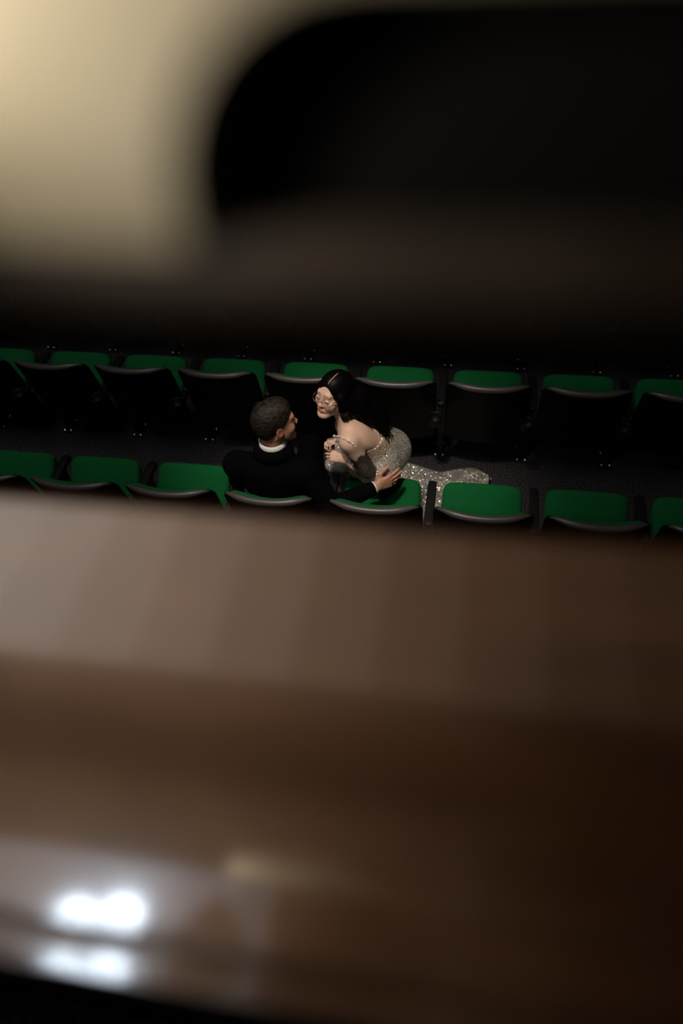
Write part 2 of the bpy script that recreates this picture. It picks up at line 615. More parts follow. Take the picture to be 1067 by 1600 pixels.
# ------------------------------------------------------------------ lamps and added lights
def added_ceiling_panel(x0, x1, y0, y1, key, label):
    t = empty('added_light_panel', ((x0 + x1) / 2, (y0 + y1) / 2, ZC))
    setp(t, label, 'ceiling light')
    w2, d2 = (x1 - x0) / 2, (y1 - y0) / 2
    add('diffuser', box_mesh('diffuser', (-w2 + .004, -d2 + .02, -.055), (w2 - .004, d2 - .02, -.03), MT[key], .006), t)
    fr = []
    for lo, hi in (((-w2, -d2, -.05), (-w2 + .004, d2, 0)), ((w2 - .004, -d2, -.05), (w2, d2, 0)), ((-w2, -d2, -.06), (w2, -d2 + .02, 0)), ((-w2, d2 - .02, -.06), (w2, d2, 0))):
        add('frame_bar', box_mesh('frame_bar', lo, hi, MT['steel_black'], .0015), t)
    return t
STEPS = (1.0, 1.0, .97, .88, .74, .58, .43, .30, .20, .13, .08, .05, .03, .015)       # added unseen panels, stepped dimmer so the ledge reflection fades rightwards
for k, st in enumerate(STEPS):
    MT['panel_%d' % k] = lamp_mat('panel_glow', (1.0, .68 + .25 * min(1, st * 1.1), .44 + .40 * min(1, st * 1.1)), PANEL_MAIN * st)   # warmer where dimmed
    added_ceiling_panel(-3.2 + .38 * k, -2.82 + .38 * k, -1.24, .3, 'panel_%d' % k, '%s added light strip from the left, unseen over the stalls' % ('first second third fourth fifth sixth seventh eighth ninth tenth eleventh twelfth thirteenth fourteenth'.split()[k]))
for k, (xa, xb, st) in enumerate(((-2.2, -.75, 1.0), (-.75, -.55, .7), (-.55, -.35, .35))):  # added unseen panels, stepped to soften the edge of their ledge reflection
    MT['near_%d' % k] = lamp_mat('panel_glow_balcony', (.88, .93, 1.0), PANEL_NEAR * st)
    added_ceiling_panel(xa, xb, -2.8, -1.86, 'near_%d' % k, ('wide', 'narrow middle', 'narrow right')[k] + ' added cool light panel, unseen over the balcony')

def twin_lamp():
    t = empty('twin_ceiling_lamp', (-1.03, -2.26, ZC - .06))
    setp(t, 'twin ceiling lamp reflected as the white spot on the ledge', 'ceiling light')
    V, F = superq_vf(.2, .09, .02, .4, .4, 32, 10)
    add('lamp_base', mesh_data('lamp_base', V, F, MT['steel_black']), t, (0, 0, -.02))
    for dx, dy in ((-.085, -.015), (.085, .02)):
        V, F = lathe_vf([(.04, -.02), (.05, -.05), (.085, -.09)], 24, (dx, dy, 0))
        add('reflector', mesh_data('reflector', V, F, MT['chrome']), t)
        add('bulb', mesh_data('bulb', *sphere_vf((dx, dy, -.085), .075, 20, 12), MT['bulb_cool']), t)
twin_lamp()

def spot_lamp(loc, target, watts, color, size, blend, rad, label):
    t = empty('spot_fixture', loc)
    setp(t, label, 'spotlight')
    d = (Vector(target) - Vector(loc)).normalized()
    q = d.to_track_quat('-Z', 'Y')
    V, F = lathe_vf([(.0, .22), (.07, .22), (.085, .2), (.09, .0), (.1, -.03), (.095, -.03), (.08, .03), (.075, .18), (0, .18)], 28)
    V = [q @ Vector(v) for v in V]
    add('lamp_can', mesh_data('lamp_can', V, F, MT['steel_black']), t)
    end = (0, 0, ZC - loc[2]) if loc[2] > 5 else (0, -.10, .12)
    add('bracket', tube_mesh('bracket', [(0, 0, .12), end], .015, MT['steel_black']), t)
    ld = bpy.data.lights.new('spot_light', 'SPOT')
    ld.energy = watts
    ld.color = color
    ld.spot_size = math.radians(size)
    ld.spot_blend = blend
    ld.shadow_soft_size = rad
    lo = bpy.data.objects.new('spot_light', ld)
    COL.objects.link(lo)
    lo.parent = t
    lo.rotation_euler = q.to_euler()
    lo.location = d * .05
    return t
spot_lamp((-.55, -1.45, 5.8), (-.45, .0, .9), SPOT_W, (1.0, .88, .76), 26, 1.0, .16, 'black ceiling spotlight aimed at the seated couple')

spot_lamp((-1.25, -2.30, 3.05), (-.3, .4, .7), BALCONY_FILL_W, (1.0, .9, .8), 70, 1.0, .05, 'added unseen fill spotlight on the front of the balcony parapet')  # added for glints on the floor bolts and fill on the couple

def added_rail_lamp():  # unseen lamp added to brighten the gold frame, falling off rightwards
    p = Vector((CAM.x - .150, CAM.y + .085, CAM.z + .022))
    aim = Vector((CAM.x - .105, CAM.y + .125, CAM.z + .012))
    base = Vector((CAM.x - .36, CAM.y + .10, CAM.z - .3))
    t = empty('added_rail_lamp', base)
    setp(t, 'added unseen lamp on the ledge at the left, lighting the gold frame', 'lamp')
    d = (aim - p).normalized()
    q = d.to_track_quat('-Z', 'Y')
    V, F = lathe_vf([(0, 0), (.03, 0), (.03, .006), (.008, .012), (0, .012)], 24)
    add('lamp_base', mesh_data('lamp_base', V, F, MT['shade_metal']), t)
    bk = p - d * .05 - base
    add('stem', tube_mesh('stem', [(0, 0, .01), (-.02, -.02, .2), (-.02 + bk.x * .2, -.03, .33), tuple(bk + Vector((-.02, -.01, .03))), tuple(bk)], .004, MT['shade_metal']), t)
    V, F = lathe_vf([(0, .055), (.010, .055), (.018, .05), (.021, -.008), (.020, -.008), (.016, .046), (0, .048)], 24)
    V = [(q @ Vector(v)) + p - base for v in V]
    add('lamp_shade', mesh_data('lamp_shade', V, F, MT['shade_metal']), t)
    add('bulb', mesh_data('bulb', *sphere_vf(tuple(p - base - d * .03), .009, 14, 8), MT['bulb_warm']), t)
    ld = bpy.data.lights.new('lamp_light', 'SPOT')
    ld.energy = RAIL_FILL_W
    ld.color = (1.0, .93, .84)
    ld.spot_size = math.radians(150)
    ld.spot_blend = .6
    ld.shadow_soft_size = .008
    lo = bpy.data.objects.new('lamp_light', ld)
    COL.objects.link(lo)
    lo.parent = t
    lo.location = p - base - d * .018
    lo.rotation_euler = q.to_euler()
added_rail_lamp()

# ================================================================== theatre seats
PITCHX, ROWY = .55, .95
HINGE = (-.155, .395)

def shell_y(s, z):
    t = (z - .30) / .56
    return -.205 - .115 * t - .02 * t * t + (.045 + .02 * t) * (abs(2 * s - 1) ** 2.2)

def top_z(s, zt, rad, w):
    x = abs(2 * s - 1) * w
    e = x - (w - rad)
    return zt if e <= 0 else zt - rad + math.sqrt(max(0, rad * rad - e * e))

def seat_meshes():
    W2 = .248
    def back(s, t):
        zt = top_z(s, .855, .055, W2)
        z = .30 + (zt - .30) * t
        return ((2 * s - 1) * W2, shell_y(s, z), z)
    V, F = slab_vf(back, lambda s, t: .02, 33, 16)
    me_shell = mesh_data('backrest_shell', V, F, MT['shell'])
    W3 = .222
    def pad(s, t):
        zt = top_z(s, .852, .05, W3)
        z = .47 + (zt - .47) * t
        sx = .5 + (s - .5) * W3 / W2
        return ((2 * s - 1) * W3, shell_y(sx, z) + .018, z)
    V, F = slab_vf(pad, lambda s, t: .012 + .04 * (max(0, 1 - abs(2 * s - 1) ** 6) * max(0, 1 - abs(2 * t - 1) ** 8)) ** .5, 29, 18)
    me_pad = mesh_data('backrest_pad', V, F, MT['fabric'])
    pts, rad = [], []
    n = 28
    for i in range(n + 1):
        s = .035 + .93 * i / n
        z = top_z(s, .855, .055, W2)
        pts.append(((2 * s - 1) * W2, shell_y(s, z) + .010, z - .004))
        rad.append(.0195 * min(1, .35 + 3.5 * min(i, n - i) / n))
    me_rim = tube_mesh('backrest_lit_rim', pts, rad, MT['rim'], 12)
    V, F = superq_vf(.216, .172, .043, .55, .28, 48, 20)
    V = [(x, y + .177, z + .012 * (1 - (x / .216) ** 2)) for x, y, z in V]
    me_cush = mesh_data('seat_cushion', V, F, MT['fabric'])
    V, F = superq_vf(.208, .165, .022, .5, .28, 40, 10)
    V = [(x, y + .175, z - .036) for x, y, z in V]
    me_pan = mesh_data('seat_pan', V, F, MT['shell'])
    me_hinge = tube_mesh('hinge_bar', [(-.235, 0, 0), (.235, 0, 0)], .014, MT['steel_black'])
    return me_shell, me_pad, me_rim, me_cush, me_pan, me_hinge
SM = seat_meshes()

def place_seat(i, row, tilt, label, group):
    t = empty('theatre_seat', ((i + .5) * PITCHX, row * ROWY, 0))
    setp(t, label, 'seat', group)
    add('backrest_shell', SM[0], t)
    add('backrest_pad', SM[1], t)
    add('backrest_lit_rim', SM[2], t)
    a = math.radians(tilt)
    c = add('seat_cushion', SM[3], t, (0, HINGE[0], HINGE[1]), (a, 0, 0))
    add('seat_pan', SM[4], c)
    add('hinge_bar', SM[5], t, (0, HINGE[0], HINGE[1] - .02))
    return t

def stanchion_meshes():
    me_plate = box_mesh('base_plate', (-.042, -.075, 0), (.042, .075, .012), MT['steel_black'], .003)
    bm = bmesh.new()
    prof = [(-.05, .01), (.05, .01), (.035, .12), (.03, .56), (.06, .59), (-.16, .59), (-.04, .5), (-.035, .12)]
    f0 = bm.faces.new([bm.verts.new((-.017, y, z)) for y, z in prof])
    r = bmesh.ops.extrude_face_region(bm, geom=[f0])
    for v in [g for g in r['geom'] if isinstance(g, bmesh.types.BMVert)]:
        v.co.x += .034
    bmesh.ops.bevel(bm, geom=list(bm.edges), offset=.004, segments=2, affect='EDGES')
    me_leg = bm_mesh('leg', bm, MT['steel_black'])
    V, F = superq_vf(.026, .165, .02, .35, .3, 36, 12)
    V = [(x, y - .04, z + .601 - .012 * max(0, (y - .1) / .065) ** 2) for x, y, z in V]
    me_arm = mesh_data('armrest', V, F, MT['armrest'])
    parts = []
    V, F = lathe_vf([(.0135, 0), (.0145, .003), (.013, .010), (.008, .015), (0, .0165)], 14)
    me_bolt = mesh_data('bolt', V, F, MT['chrome'])
    # cup holder: open ring cup on a short bracket behind the backrest
    cy, cz, cx = -.30, .57, -.028
    ring = lathe_vf([(.036, 0), (.042, .004), (.044, .05), (.047, .056), (.043, .058), (.038, .05), (.034, .008), (0, .006)], 24, (cx, cy, cz - .03))
    me_cup = mesh_data('cup_holder', *ring, MT['rim_dark'])
    me_br = box_mesh('bracket', (-.012, -.27, .555), (.012, -.12, .585), MT['steel_black'], .003)
    return me_plate, me_leg, me_arm, me_bolt, me_cup, me_br
MT['rim_dark'] = mat('dark_grey_plastic', (.004, .004, .004), .5, 0, .2)
TM = stanchion_meshes()

def place_stanchion(i, row, label, group):
    t = empty('seat_stanchion', (i * PITCHX, row * ROWY, 0))
    setp(t, label, 'armrest', group)
    p = add('base_plate', TM[0], t)
    for dx in (-.026, .026):
        for dy in (-.055, .055):
            add('bolt', TM[3], p, (dx, dy, .012))
    add('leg', TM[1], t)
    add('armrest', TM[2], t)
    c = add('cup_holder', TM[4], t)
    add('bracket', TM[5], c)
    return t

ORD = ['first', 'second', 'third', 'fourth', 'fifth', 'sixth', 'seventh', 'eighth', 'ninth', 'tenth', 'eleventh', 'twelfth', 'thirteenth']
ROWN = ['nearest row, above the wooden ledge', 'middle row, behind the couple', 'farthest row, under the blurred rail']
ROWG = ['seats of the nearest row', 'seats of the middle row', 'seats of the farthest row']
rows = [(-5, 2), (-6, 2), (-6, 2)]                  # seats that stand in view; one more at either end just outside it
for row, (a, b) in enumerate(rows):
    for i in range(a - 1, b + 2):
        tilt = 43 + ((i * 7 + row * 5) % 5) * .8
        if i < a or i > b:
            lab = 'green tip-up theatre seat just past the %s edge of view in the %s' % ('left' if i < a else 'right', ROWN[row].split(',')[0])
        else:
            lab = '%s green tip-up theatre seat from the left in the %s' % (ORD[i - a], ROWN[row])
        if row == 0 and i == -2:
            tilt, lab = 2, 'green theatre seat of the nearest row occupied by the man in black'
        if row == 0 and i == -1:
            tilt, lab = 38, 'lowered green theatre seat under the woman in the sequin dress'
        place_seat(i, row, tilt, lab, ROWG[row])
    a2, b2 = (a + 1, b) if row == 0 else (a, b + 1)
    for i in range(a - 1, b + 3):
        if i < a2 or i > b2:
            side = 'left' if i < a2 else 'right'
            lab = 'black armrest post %s the %s past the %s edge of view' % ('ending' if i in (a - 1, b + 2) else 'next to last in', ROWN[row].split(',')[0], side)
        else:
            lab = '%s black armrest post from the left in the %s' % (ORD[i - a2], ROWN[row])
        place_stanchion(i, row, lab, 'armrest posts, ' + ROWG[row])

# ================================================================== people
def V3(*a):
    return np.array(a, float)

def unit(v):
    v = np.array(v, float)
    return v / np.linalg.norm(v)

class Head:
    """Head frame: local x right, y forward, z up, origin between the ears at eye height."""
    def __init__(s, c, F, U, sc=1.0, fem=False):
        s.c = np.array(c, float)
        s.A = frame(F, U)
        s.s = sc
        s.fem = fem
    def w(s, x, y, z):
        return s.c + s.s * (x * s.A[0] + y * s.A[1] + z * s.A[2])
    def loc(s, P):
        return (P - s.c) @ s.A.T / s.s
    def add(s, S):
        k = s.s
        def E(c, r, kk=.02, op='u'):
            S.el(s.w(*c), [q * k for q in r], s.A, kk * k, op)
        def R(a, b, ra, rb, kk=.015, op='u'):
            S.rc(s.w(*a), s.w(*b), ra * k, rb * k, kk * k, op)
        fm = s.fem
        E((0, -.014, .036), (.073, .092, .080))
        E((0, .026, -.03), (.056 if fm else .060, .058, .082), .03)
        for q in (-1, 1):
            R((q * .050, -.004, -.040), (q * .018, .068, -.096), .018, .016 if fm else .020, .03)
            E((q * .038, .060, -.028), (.024, .022, .026) if fm else (.021, .020, .020), .03)
        E((0, .076, -.098), (.017 if fm else .022, .016, .015), .02)
        R((-.032, .072 if fm else .073, .028), (.032, .072 if fm else .073, .028), .011 if fm else .015, .011 if fm else .015, .022)
        for q in (-1, 1):
            E((q * .031, .105 if fm else .099, .003), (.017, .015, .012), .014, 's')
            E((q * .031, .076, .002), (.0135, .0125, .0125), .004)
        R((0, .083 if fm else .084, .014), (0, .0955 if fm else .104, -.026 if fm else -.030), .0055 if fm else .0065, .0075 if fm else .0095, .012)
        E((0, .0985 if fm else .108, -.028 if fm else -.033), (.0085, .0085, .008) if fm else (.010, .0095, .009), .008)
        for q in (-1, 1):
            E((q * (.0095 if fm else .0115), .090 if fm else .098, -.031 if fm else -.036), (.0065, .008, .0065) if fm else (.008, .009, .0075), .008)
        R((-.020, .083, -.0635), (.020, .083, -.0635), .0055, .0055, .014 if fm else .008)
        dy = .004 if fm else 0
        E((0, .0915 - dy, -.0605), (.015, .007, .0048), .006)
        E((0, .0905 - dy, -.0705), (.014, .0075, .0058), .006)
        E((0, .1 - dy, -.0655), (.019, .006, .0013), .003, 's')
        for q in (-1, 1):
            E((q * .0755, -.010, -.006), (.0075, .019, .031), .008)
            E((q * .084, -.005, -.002), (.006, .010, .017), .006, 's')
    def paint(s, P, col, skin, lip, brow, lash):
        L = s.loc(P)
        x, y, z = L[:, 0], L[:, 1], L[:, 2]
        face = (y > .05) & (np.abs(x) < .07) & (np.abs(z) < .12)
        def mix(mask, c, a=1.0):
            m = (mask * a)[:, None]
            col[:] = col * (1 - m) + np.array(c) * m
        d = ((x / .045) ** 2 + ((z + .03) / .05) ** 2)
        mix(face * np.clip(1.2 - d, 0, 1), np.array(skin) * (1.08, .86, .82), .5)            # flush of cheeks and nose
        sm = .005 * (x / .02) ** 2 if s.fem else 0 * x      # smile: corners of the mouth lifted
        mix(face & (((x / (.025 if s.fem else .021)) ** 2 + ((z + .066 - sm) / .0098) ** 2) < 1) & (y > .07), lip, .85)
        mix(face & (np.abs(z + .0655 - sm) < .0014) & (np.abs(x) < .023) & (y > .07), np.array(lip) * .4, .7)
        for q in (-1, 1):
            t = (x * q - .031) / .021
            zb = .027 + .004 * (1 - t * t) - .003 * t
            mix(face & (np.abs(t) < 1) & (np.abs(z - zb) < (.0021 if s.fem else .0036)), brow, .8)
            e = ((x * q - .031) / .0135) ** 2
            if s.fem:          # lowered lids: only the lash line shows
                mix(face & (e < 1.3) & (np.abs(z + .004 + .003 * e) < .0022) & (y > .06), lash, .9)
                continue
            mix(face & (e < 1) & (np.abs(z - .002) < .0055 * np.sqrt(np.clip(1 - e, 0, 1))) & (y > .06), (.55, .5, .47), .9)
            mix(face & (((x * q - .031) ** 2 + (z - .001) ** 2) < .0048 ** 2) & (y > .06), (.03, .02, .015), 1)
            mix(face & (e < 1.2) & (np.abs(z - .002 - .0058 * np.sqrt(np.clip(1 - e / 1.2, 0, 1))) < .0022) & (y > .06), lash, .9)
        return col

def hand(S, wrist, D, N, X, size=1.0, curl=(.25, .3, .35, .4), spread=.06, thumb=(.5, .8), k=.006, rf=.0083):
    """Hand from the wrist along D; fingers curl towards N; thumb on side X."""
    D = unit(D)
    N = np.array(N, float); N = unit(N - D * (N @ D))
    X = np.array(X, float); X = unit(X - D * (X @ D) - N * (X @ N))
    w = np.array(wrist, float)
    z = size
    kn = []
    for q, (a, b) in enumerate(((.031, .088), (.0105, .092), (-.010, .088), (-.029, .080))):
        kp = w + z * (X * a + D * b - N * .004 * (1 - abs(q - 1.2) / 2))
        kn.append(kp)
        S.rc(w + z * (X * a * .55), kp, .0165 * z, .0118 * z, .012)
    S.rc(w + z * (D * .03 + X * .02 + N * .006), w + z * (D * .05 - X * .02 + N * .006), .015 * z, .014 * z, .012)
    for q, ln in enumerate((.072, .080, .074, .058)):
        p = kn[q]
        an = curl[q]
        sp = (1.5 - q) * spread
        d0 = unit(D + X * sp)
        ph = (.47, .30, .23)
        tot = 0
        r = rf * z * (1, 1.04, 1, .88)[q]
        for j in range(3):
            tot += an * (1, 1.15, .8)[j]
            d = d0 * math.cos(tot) + N * math.sin(tot)
            p2 = p + d * ln * ph[j] * z
            S.rc(p, p2, r * (1, .95, .9)[j], r * (.97, .9, .8)[j], k)
            p = p2
    b = w + z * (D * .022 + X * .024 + N * .006)
    d1 = unit(D * math.cos(thumb[0]) + X * math.sin(thumb[0]) + N * .25)
    d2 = unit(D * math.cos(thumb[0] * .45) + X * math.sin(thumb[0] * .45) + N * thumb[1] * .5)
    p1 = b + d1 * .042 * z
    p2 = p1 + d2 * .032 * z
    p3 = p2 + unit(d2 + D * .3) * .025 * z
    S.rc(w + D * .02 * z, p1, .017 * z, .0125 * z, .012)
    S.rc(p1, p2, .0118 * z, .0105 * z, k)
    S.rc(p2, p3, .0105 * z, .0085 * z, k)

# ------------------------------------------------------------------ the man
SKIN_M = (.47, .235, .15)
mh = Head((-.772, -.109, 1.205), (.78, .62, -.04), (-.08, 0, 1), 1.04)
M_LS, M_RS = V3(-1.0, -.170, .950), V3(-.625, -.185, .955)
M_LE, M_LW = V3(-1.045, -.07, .73), V3(-.86, .12, .66)
M_RE, M_RW = V3(-.495, -.262, .775), V3(-.285, -.106, .780)
M_PEL = V3(-.825, -.055, .545)
KNEES = [V3(-.955, .40, .545), V3(-.755, .40, .53)]
FEET = [V3(-.965, .43, .09), V3(-.765, .47, .09)]
HD = V3(.86, .47, .16)
HN = V3(-.43, .87, -.21)
HX = V3(-.2, .13, .97)

def man_body():
    S = Sdf((-1.14, -.40, .0), (-.10, .66, 1.45), .004)
    mh.add(S)
    S.rc(V3(-.79, -.125, .98), mh.w(0, -.03, -.05), .062, .056, .03)
    S.rc(M_LS, M_RS, .06, .06, .05)
    S.rc(V3(-.80, -.15, .90), V3(-.825, -.09, .62), .115, .11, .06)
    S.el(M_PEL, (.16, .12, .11), None, .05)
    S.chain([M_LS, M_LE, M_LW], (.05, .04, .03), .02)
    S.chain([M_RS, M_RE, M_RW], (.05, .04, .03), .02)
    hand(S, M_RW, HD, HN, HX, .94, (.15, .18, .22, .28), .10, (.95, .2))
    hand(S, M_LW, (.8, .45, -.25), (0, .2, -1), (.3, .8, 0), 1.0, (.3, .35, .4, .45), .03)
    for kn, ft in zip(KNEES, FEET):
        hip = M_PEL + V3(.09 * (1 if kn[0] > -.85 else -1), 0, 0)
        S.rc(hip, kn, .08, .055, .03)
        S.rc(kn, ft, .052, .035, .02)
        S.rc(ft + V3(0, .02, -.04), ft + V3(0, .15, -.055), .038, .03, .02)
    def color(P):
        c = np.tile(np.array(SKIN_M), (len(P), 1))
        mh.paint(P, c, SKIN_M, (.36, .13, .10), (.02, .014, .01), (.02, .012, .01))
        L = mh.loc(P)
        stub = ((L[:, 2] < -.035) & (L[:, 1] > -.01) & (L[:, 2] > -.13)) * .22
        c = c * (1 - stub[:, None]) + np.array((.10, .07, .06)) * stub[:, None]
        fade = np.clip(1 - np.abs(L[:, 0]) * 0 - np.abs((L[:, 2] - (.03 - .35 * (.02 - L[:, 1]))) / .03), 0, 1) * (L[:, 1] < .055) * (L[:, 2] > -.08) * (np.abs(L[:, 0]) > .03)
        fade = np.clip(fade, 0, 1) * .65
        c = c * (1 - fade[:, None]) + np.array((.10, .075, .06)) * fade[:, None]       # clipped sideburns and temple
        ear = (np.abs(L[:, 0]) > .072) & (np.abs(L[:, 2]) < .045)
        c[ear] = c[ear] * (1.1, .8, .75)
        return c
    return sdf_mesh('person_body', S, MT['skin'], color)

man = setp(add('person', man_body()), 'man in a black suit seated with his back to the camera', 'person')

def man_hair():
    S = Sdf(mh.c - .17, mh.c + .17, .0032)
    S.el(mh.w(0, -.016, .044), [.0795 * 1.04, .0985 * 1.04, .0865 * 1.04], mh.A, .01)
    S.el(mh.w(0, .028, .088), [.058, .052, .036], mh.A, .03)
    S.el(mh.w(0, -.055, .0), [.066, .052, .07], mh.A, .03)
    g = S.coords()
    X = [g[i] - mh.c[i] for i in range(3)]
    l = [sum(X[j] * mh.A[i][j] for j in range(3)) / mh.s for i in range(3)]
    # hairline: high over the forehead, round the ear, low at the nape
    lim = np.where(l[1] > .03, .040 + (l[1] - .03) * .75, np.where(l[1] > -.03, .040 + (l[1] - .03) * .62, .0028 + (l[1] + .03) * 1.5))
    cut = (lim - l[2]) * .75 + .0015 * np.sin(l[1] * 900) * np.sin(l[2] * 700)
    rg = np.random.default_rng(5)
    nz = rg.normal(0, 1, S.f.shape).astype(np.float32)
    for ax in range(3):
        nz = (np.roll(nz, 1, ax) + nz + np.roll(nz, -1, ax)) / 3
    tex = nz * .0022
    S.f = np.maximum(S.f + tex.astype(np.float32) * (l[2] > -.2), cut.astype(np.float32))
    return sdf_mesh('hair', S, MT['hair_dark'])
add('hair', man_hair(), man)

def jacket():
    S = Sdf((-1.16, -.42, .38), (-.22, .30, 1.14), .005)
    S.rc(M_LS + V3(.015, 0, .0), M_RS - V3(.015, 0, 0), .074, .074, .05)
    S.rc(V3(-.793, -.135, 1.01), V3(-.79, -.16, .94), .066, .10, .08)
    S.el(V3(-.80, -.160, .84), (.185, .125, .17), frame((0, 1, .25), (0, -.25, 1)), .05)
    S.el(V3(-.82, -.10, .65), (.175, .135, .17), None, .06)
    S.el(V3(-.825, -.04, .52), (.19, .15, .10), None, .05)
    S.chain([M_LS, M_LE, M_LE + (M_LW - M_LE) * .92], (.068, .056, .043), .03)
    S.chain([M_RS, M_RE, M_RE + (M_RW - M_RE) * .875], (.068, .057, .040), .03)
    # neck opening
    S.rc(V3(-.793, -.130, 1.072), V3(-.78, -.11, 1.3), .068, .085, .010, 's')
    # back collar roll
    for k in range(14):
        a0, a1 = (math.pi * (.95 + 1.1 * k / 14), math.pi * (.95 + 1.1 * (k + 1) / 14))
        S.rc(V3(-.792 + .077 * math.cos(a0), -.132 + .077 * math.sin(a0), 1.062), V3(-.792 + .077 * math.cos(a1), -.132 + .077 * math.sin(a1), 1.062), .006, .006, .05)
    # creases at the sleeve heads, elbows and down the back
    for a, b in (((-.93, -.265, .94), (-.90, -.31, .82)), ((-.66, -.27, .94), (-.69, -.32, .82)), ((-.80, -.285, .97), (-.80, -.335, .80)), ((-.56, -.30, .84), (-.50, -.325, .82)), ((-.43, -.25, .83), (-.40, -.26, .77)), ((-1.06, -.16, .9), (-1.09, -.10, .85))):
        S.rc(a, b, .006, .006, .02, 's')
    return sdf_mesh('jacket', S, MT['suit'])
add('jacket', jacket(), man)

def trousers():
    S = Sdf((-1.12, -.24, .05), (-.60, .60, .70), .006)
    S.el(M_PEL, (.175, .135, .115), None, .05)
    for kn, ft in zip(KNEES, FEET):
        hip = M_PEL + V3(.09 * (1 if kn[0] > -.85 else -1), 0, 0)
        S.chain([hip, kn, ft], (.092, .07, .052), .03)
    return sdf_mesh('trousers', S, MT['suit'])
add('trousers', trousers(), man)
for kn, ft in zip(KNEES, FEET):
    S = Sdf(ft - V3(.08, .12, .1), ft + V3(.08, .26, .06), .005)
    S.rc(ft + V3(0, -.01, -.03), ft + V3(0, .15, -.048), .048, .038, .02)
    S.half((0, 0, .002), (0, 0, -1))
    add('shoe', sdf_mesh('shoe', S, MT['leather']), man)

def band(name, c, axis, r0, r1, h, th, m, a0=0, a1=2 * math.pi, n=40, ref=(0, 0, 1), flare=0.):
    """Cloth band round an axis (collar, cuff)."""
    ax = unit(axis)
    x = np.array(ref, float); x = x - ax * (x @ ax)
    if np.linalg.norm(x) < .1:
        x = np.array((1., 0, 0)); x = x - ax * (x @ ax)
    x = unit(x); y = np.cross(ax, x)
    prof = [(r0, 0), (r0 + (r1 - r0) * .5 + flare, h * .5), (r1, h), (r1 - th, h), (r0 + (r1 - r0) * .5 - th + flare, h * .5), (r0 - th, 0)]
    V = []
    full = abs(a1 - a0) > 6.2
    for k in range(n):
        a = a0 + (a1 - a0) * k / (n if full else n - 1)
        for r, z in prof:
            V.append(np.array(c) + ax * z + (x * math.cos(a) + y * math.sin(a)) * r)
    F = grid_faces(n, len(prof), closed_u=full, closed_v=True)
    if not full:
        F.append(tuple(range(len(prof)))[::-1])
        F.append(tuple((n - 1) * len(prof) + i for i in range(len(prof))))
    bm = bmesh.new()
    vs = [bm.verts.new(v) for v in V]
    for f in F:
        bm.faces.new([vs[i] for i in f])
    return bm_mesh(name, bm, m, True)
o = add('shirt_collar', band('shirt_collar', V3(-.793, -.132, 1.072), V3(.02, .02, 1), .0735, .069, .048, .004, MT['shirt']), man)
o['label'] = 'white shirt collar'
o = add('shirt_cuff', band('shirt_cuff', M_RW - unit(M_RW - M_RE) * .030, M_RW - M_RE, .0370, .0350, .024, .003, MT['shirt'], n=24), man)
o['label'] = 'thin white shirt cuff'

# ------------------------------------------------------------------ the woman
SKIN_W = (.66, .43, .32)
wh = Head((-.501, .057, 1.266), (-.55, -.78, .20), (.155, .20, .96), .95, True)
W_LS, W_RS = V3(-.42, -.050, 1.045), V3(-.405, .185, 1.065)
W_LE, W_LW = V3(-.333, -.046, .834), V3(-.462, -.030, .900)
W_RE, W_RW = V3(-.47, .21, .83), V3(-.482, .055, .960)
S_ = unit(V3(-.58, -.34, .74))
T_ = unit(V3(-.80, .12, -.55))
TF = frame(T_, S_)
HIPL, HIPR = V3(-.288, .060, .757), V3(-.243, .184, .765)
KL, KR = V3(-.570, .172, .628), V3(-.49, .34, .57)
FL, FR = V3(-.50, .42, .10), V3(-.46, .46, .10)

def torso(S, g=0.0, lower_only=False):
    S.el(V3(-.300, .105, .89), (.108 + g, .080 + g, .12 + g), TF, .05)
    S.el(V3(-.285, .112, .83), (.122 + g, .098 + g, .11 + g), TF, .06)
    S.el(HIPL, (.112 + g, .118 + g, .115 + g), None, .05)
    S.el(HIPR, (.112 + g, .118 + g, .115 + g), None, .05)
    S.el(V3(-.385, .07, .99), (.124 + g, .088 + g, .135 + g), TF, .06)
    for q in (-1, 1):
        S.el(V3(-.42, .075, .995) + T_ * .062 + TF[0] * q * .055, (.048 + g, .045 + g, .048 + g), TF, .035)
    S.chain([HIPL + V3(-.03, .0, -.02), KL], (.070 + g, .034 + g), .04)
    S.chain([HIPR + V3(-.03, 0, -.04), KR], (.085 + g, .055 + g), .05)

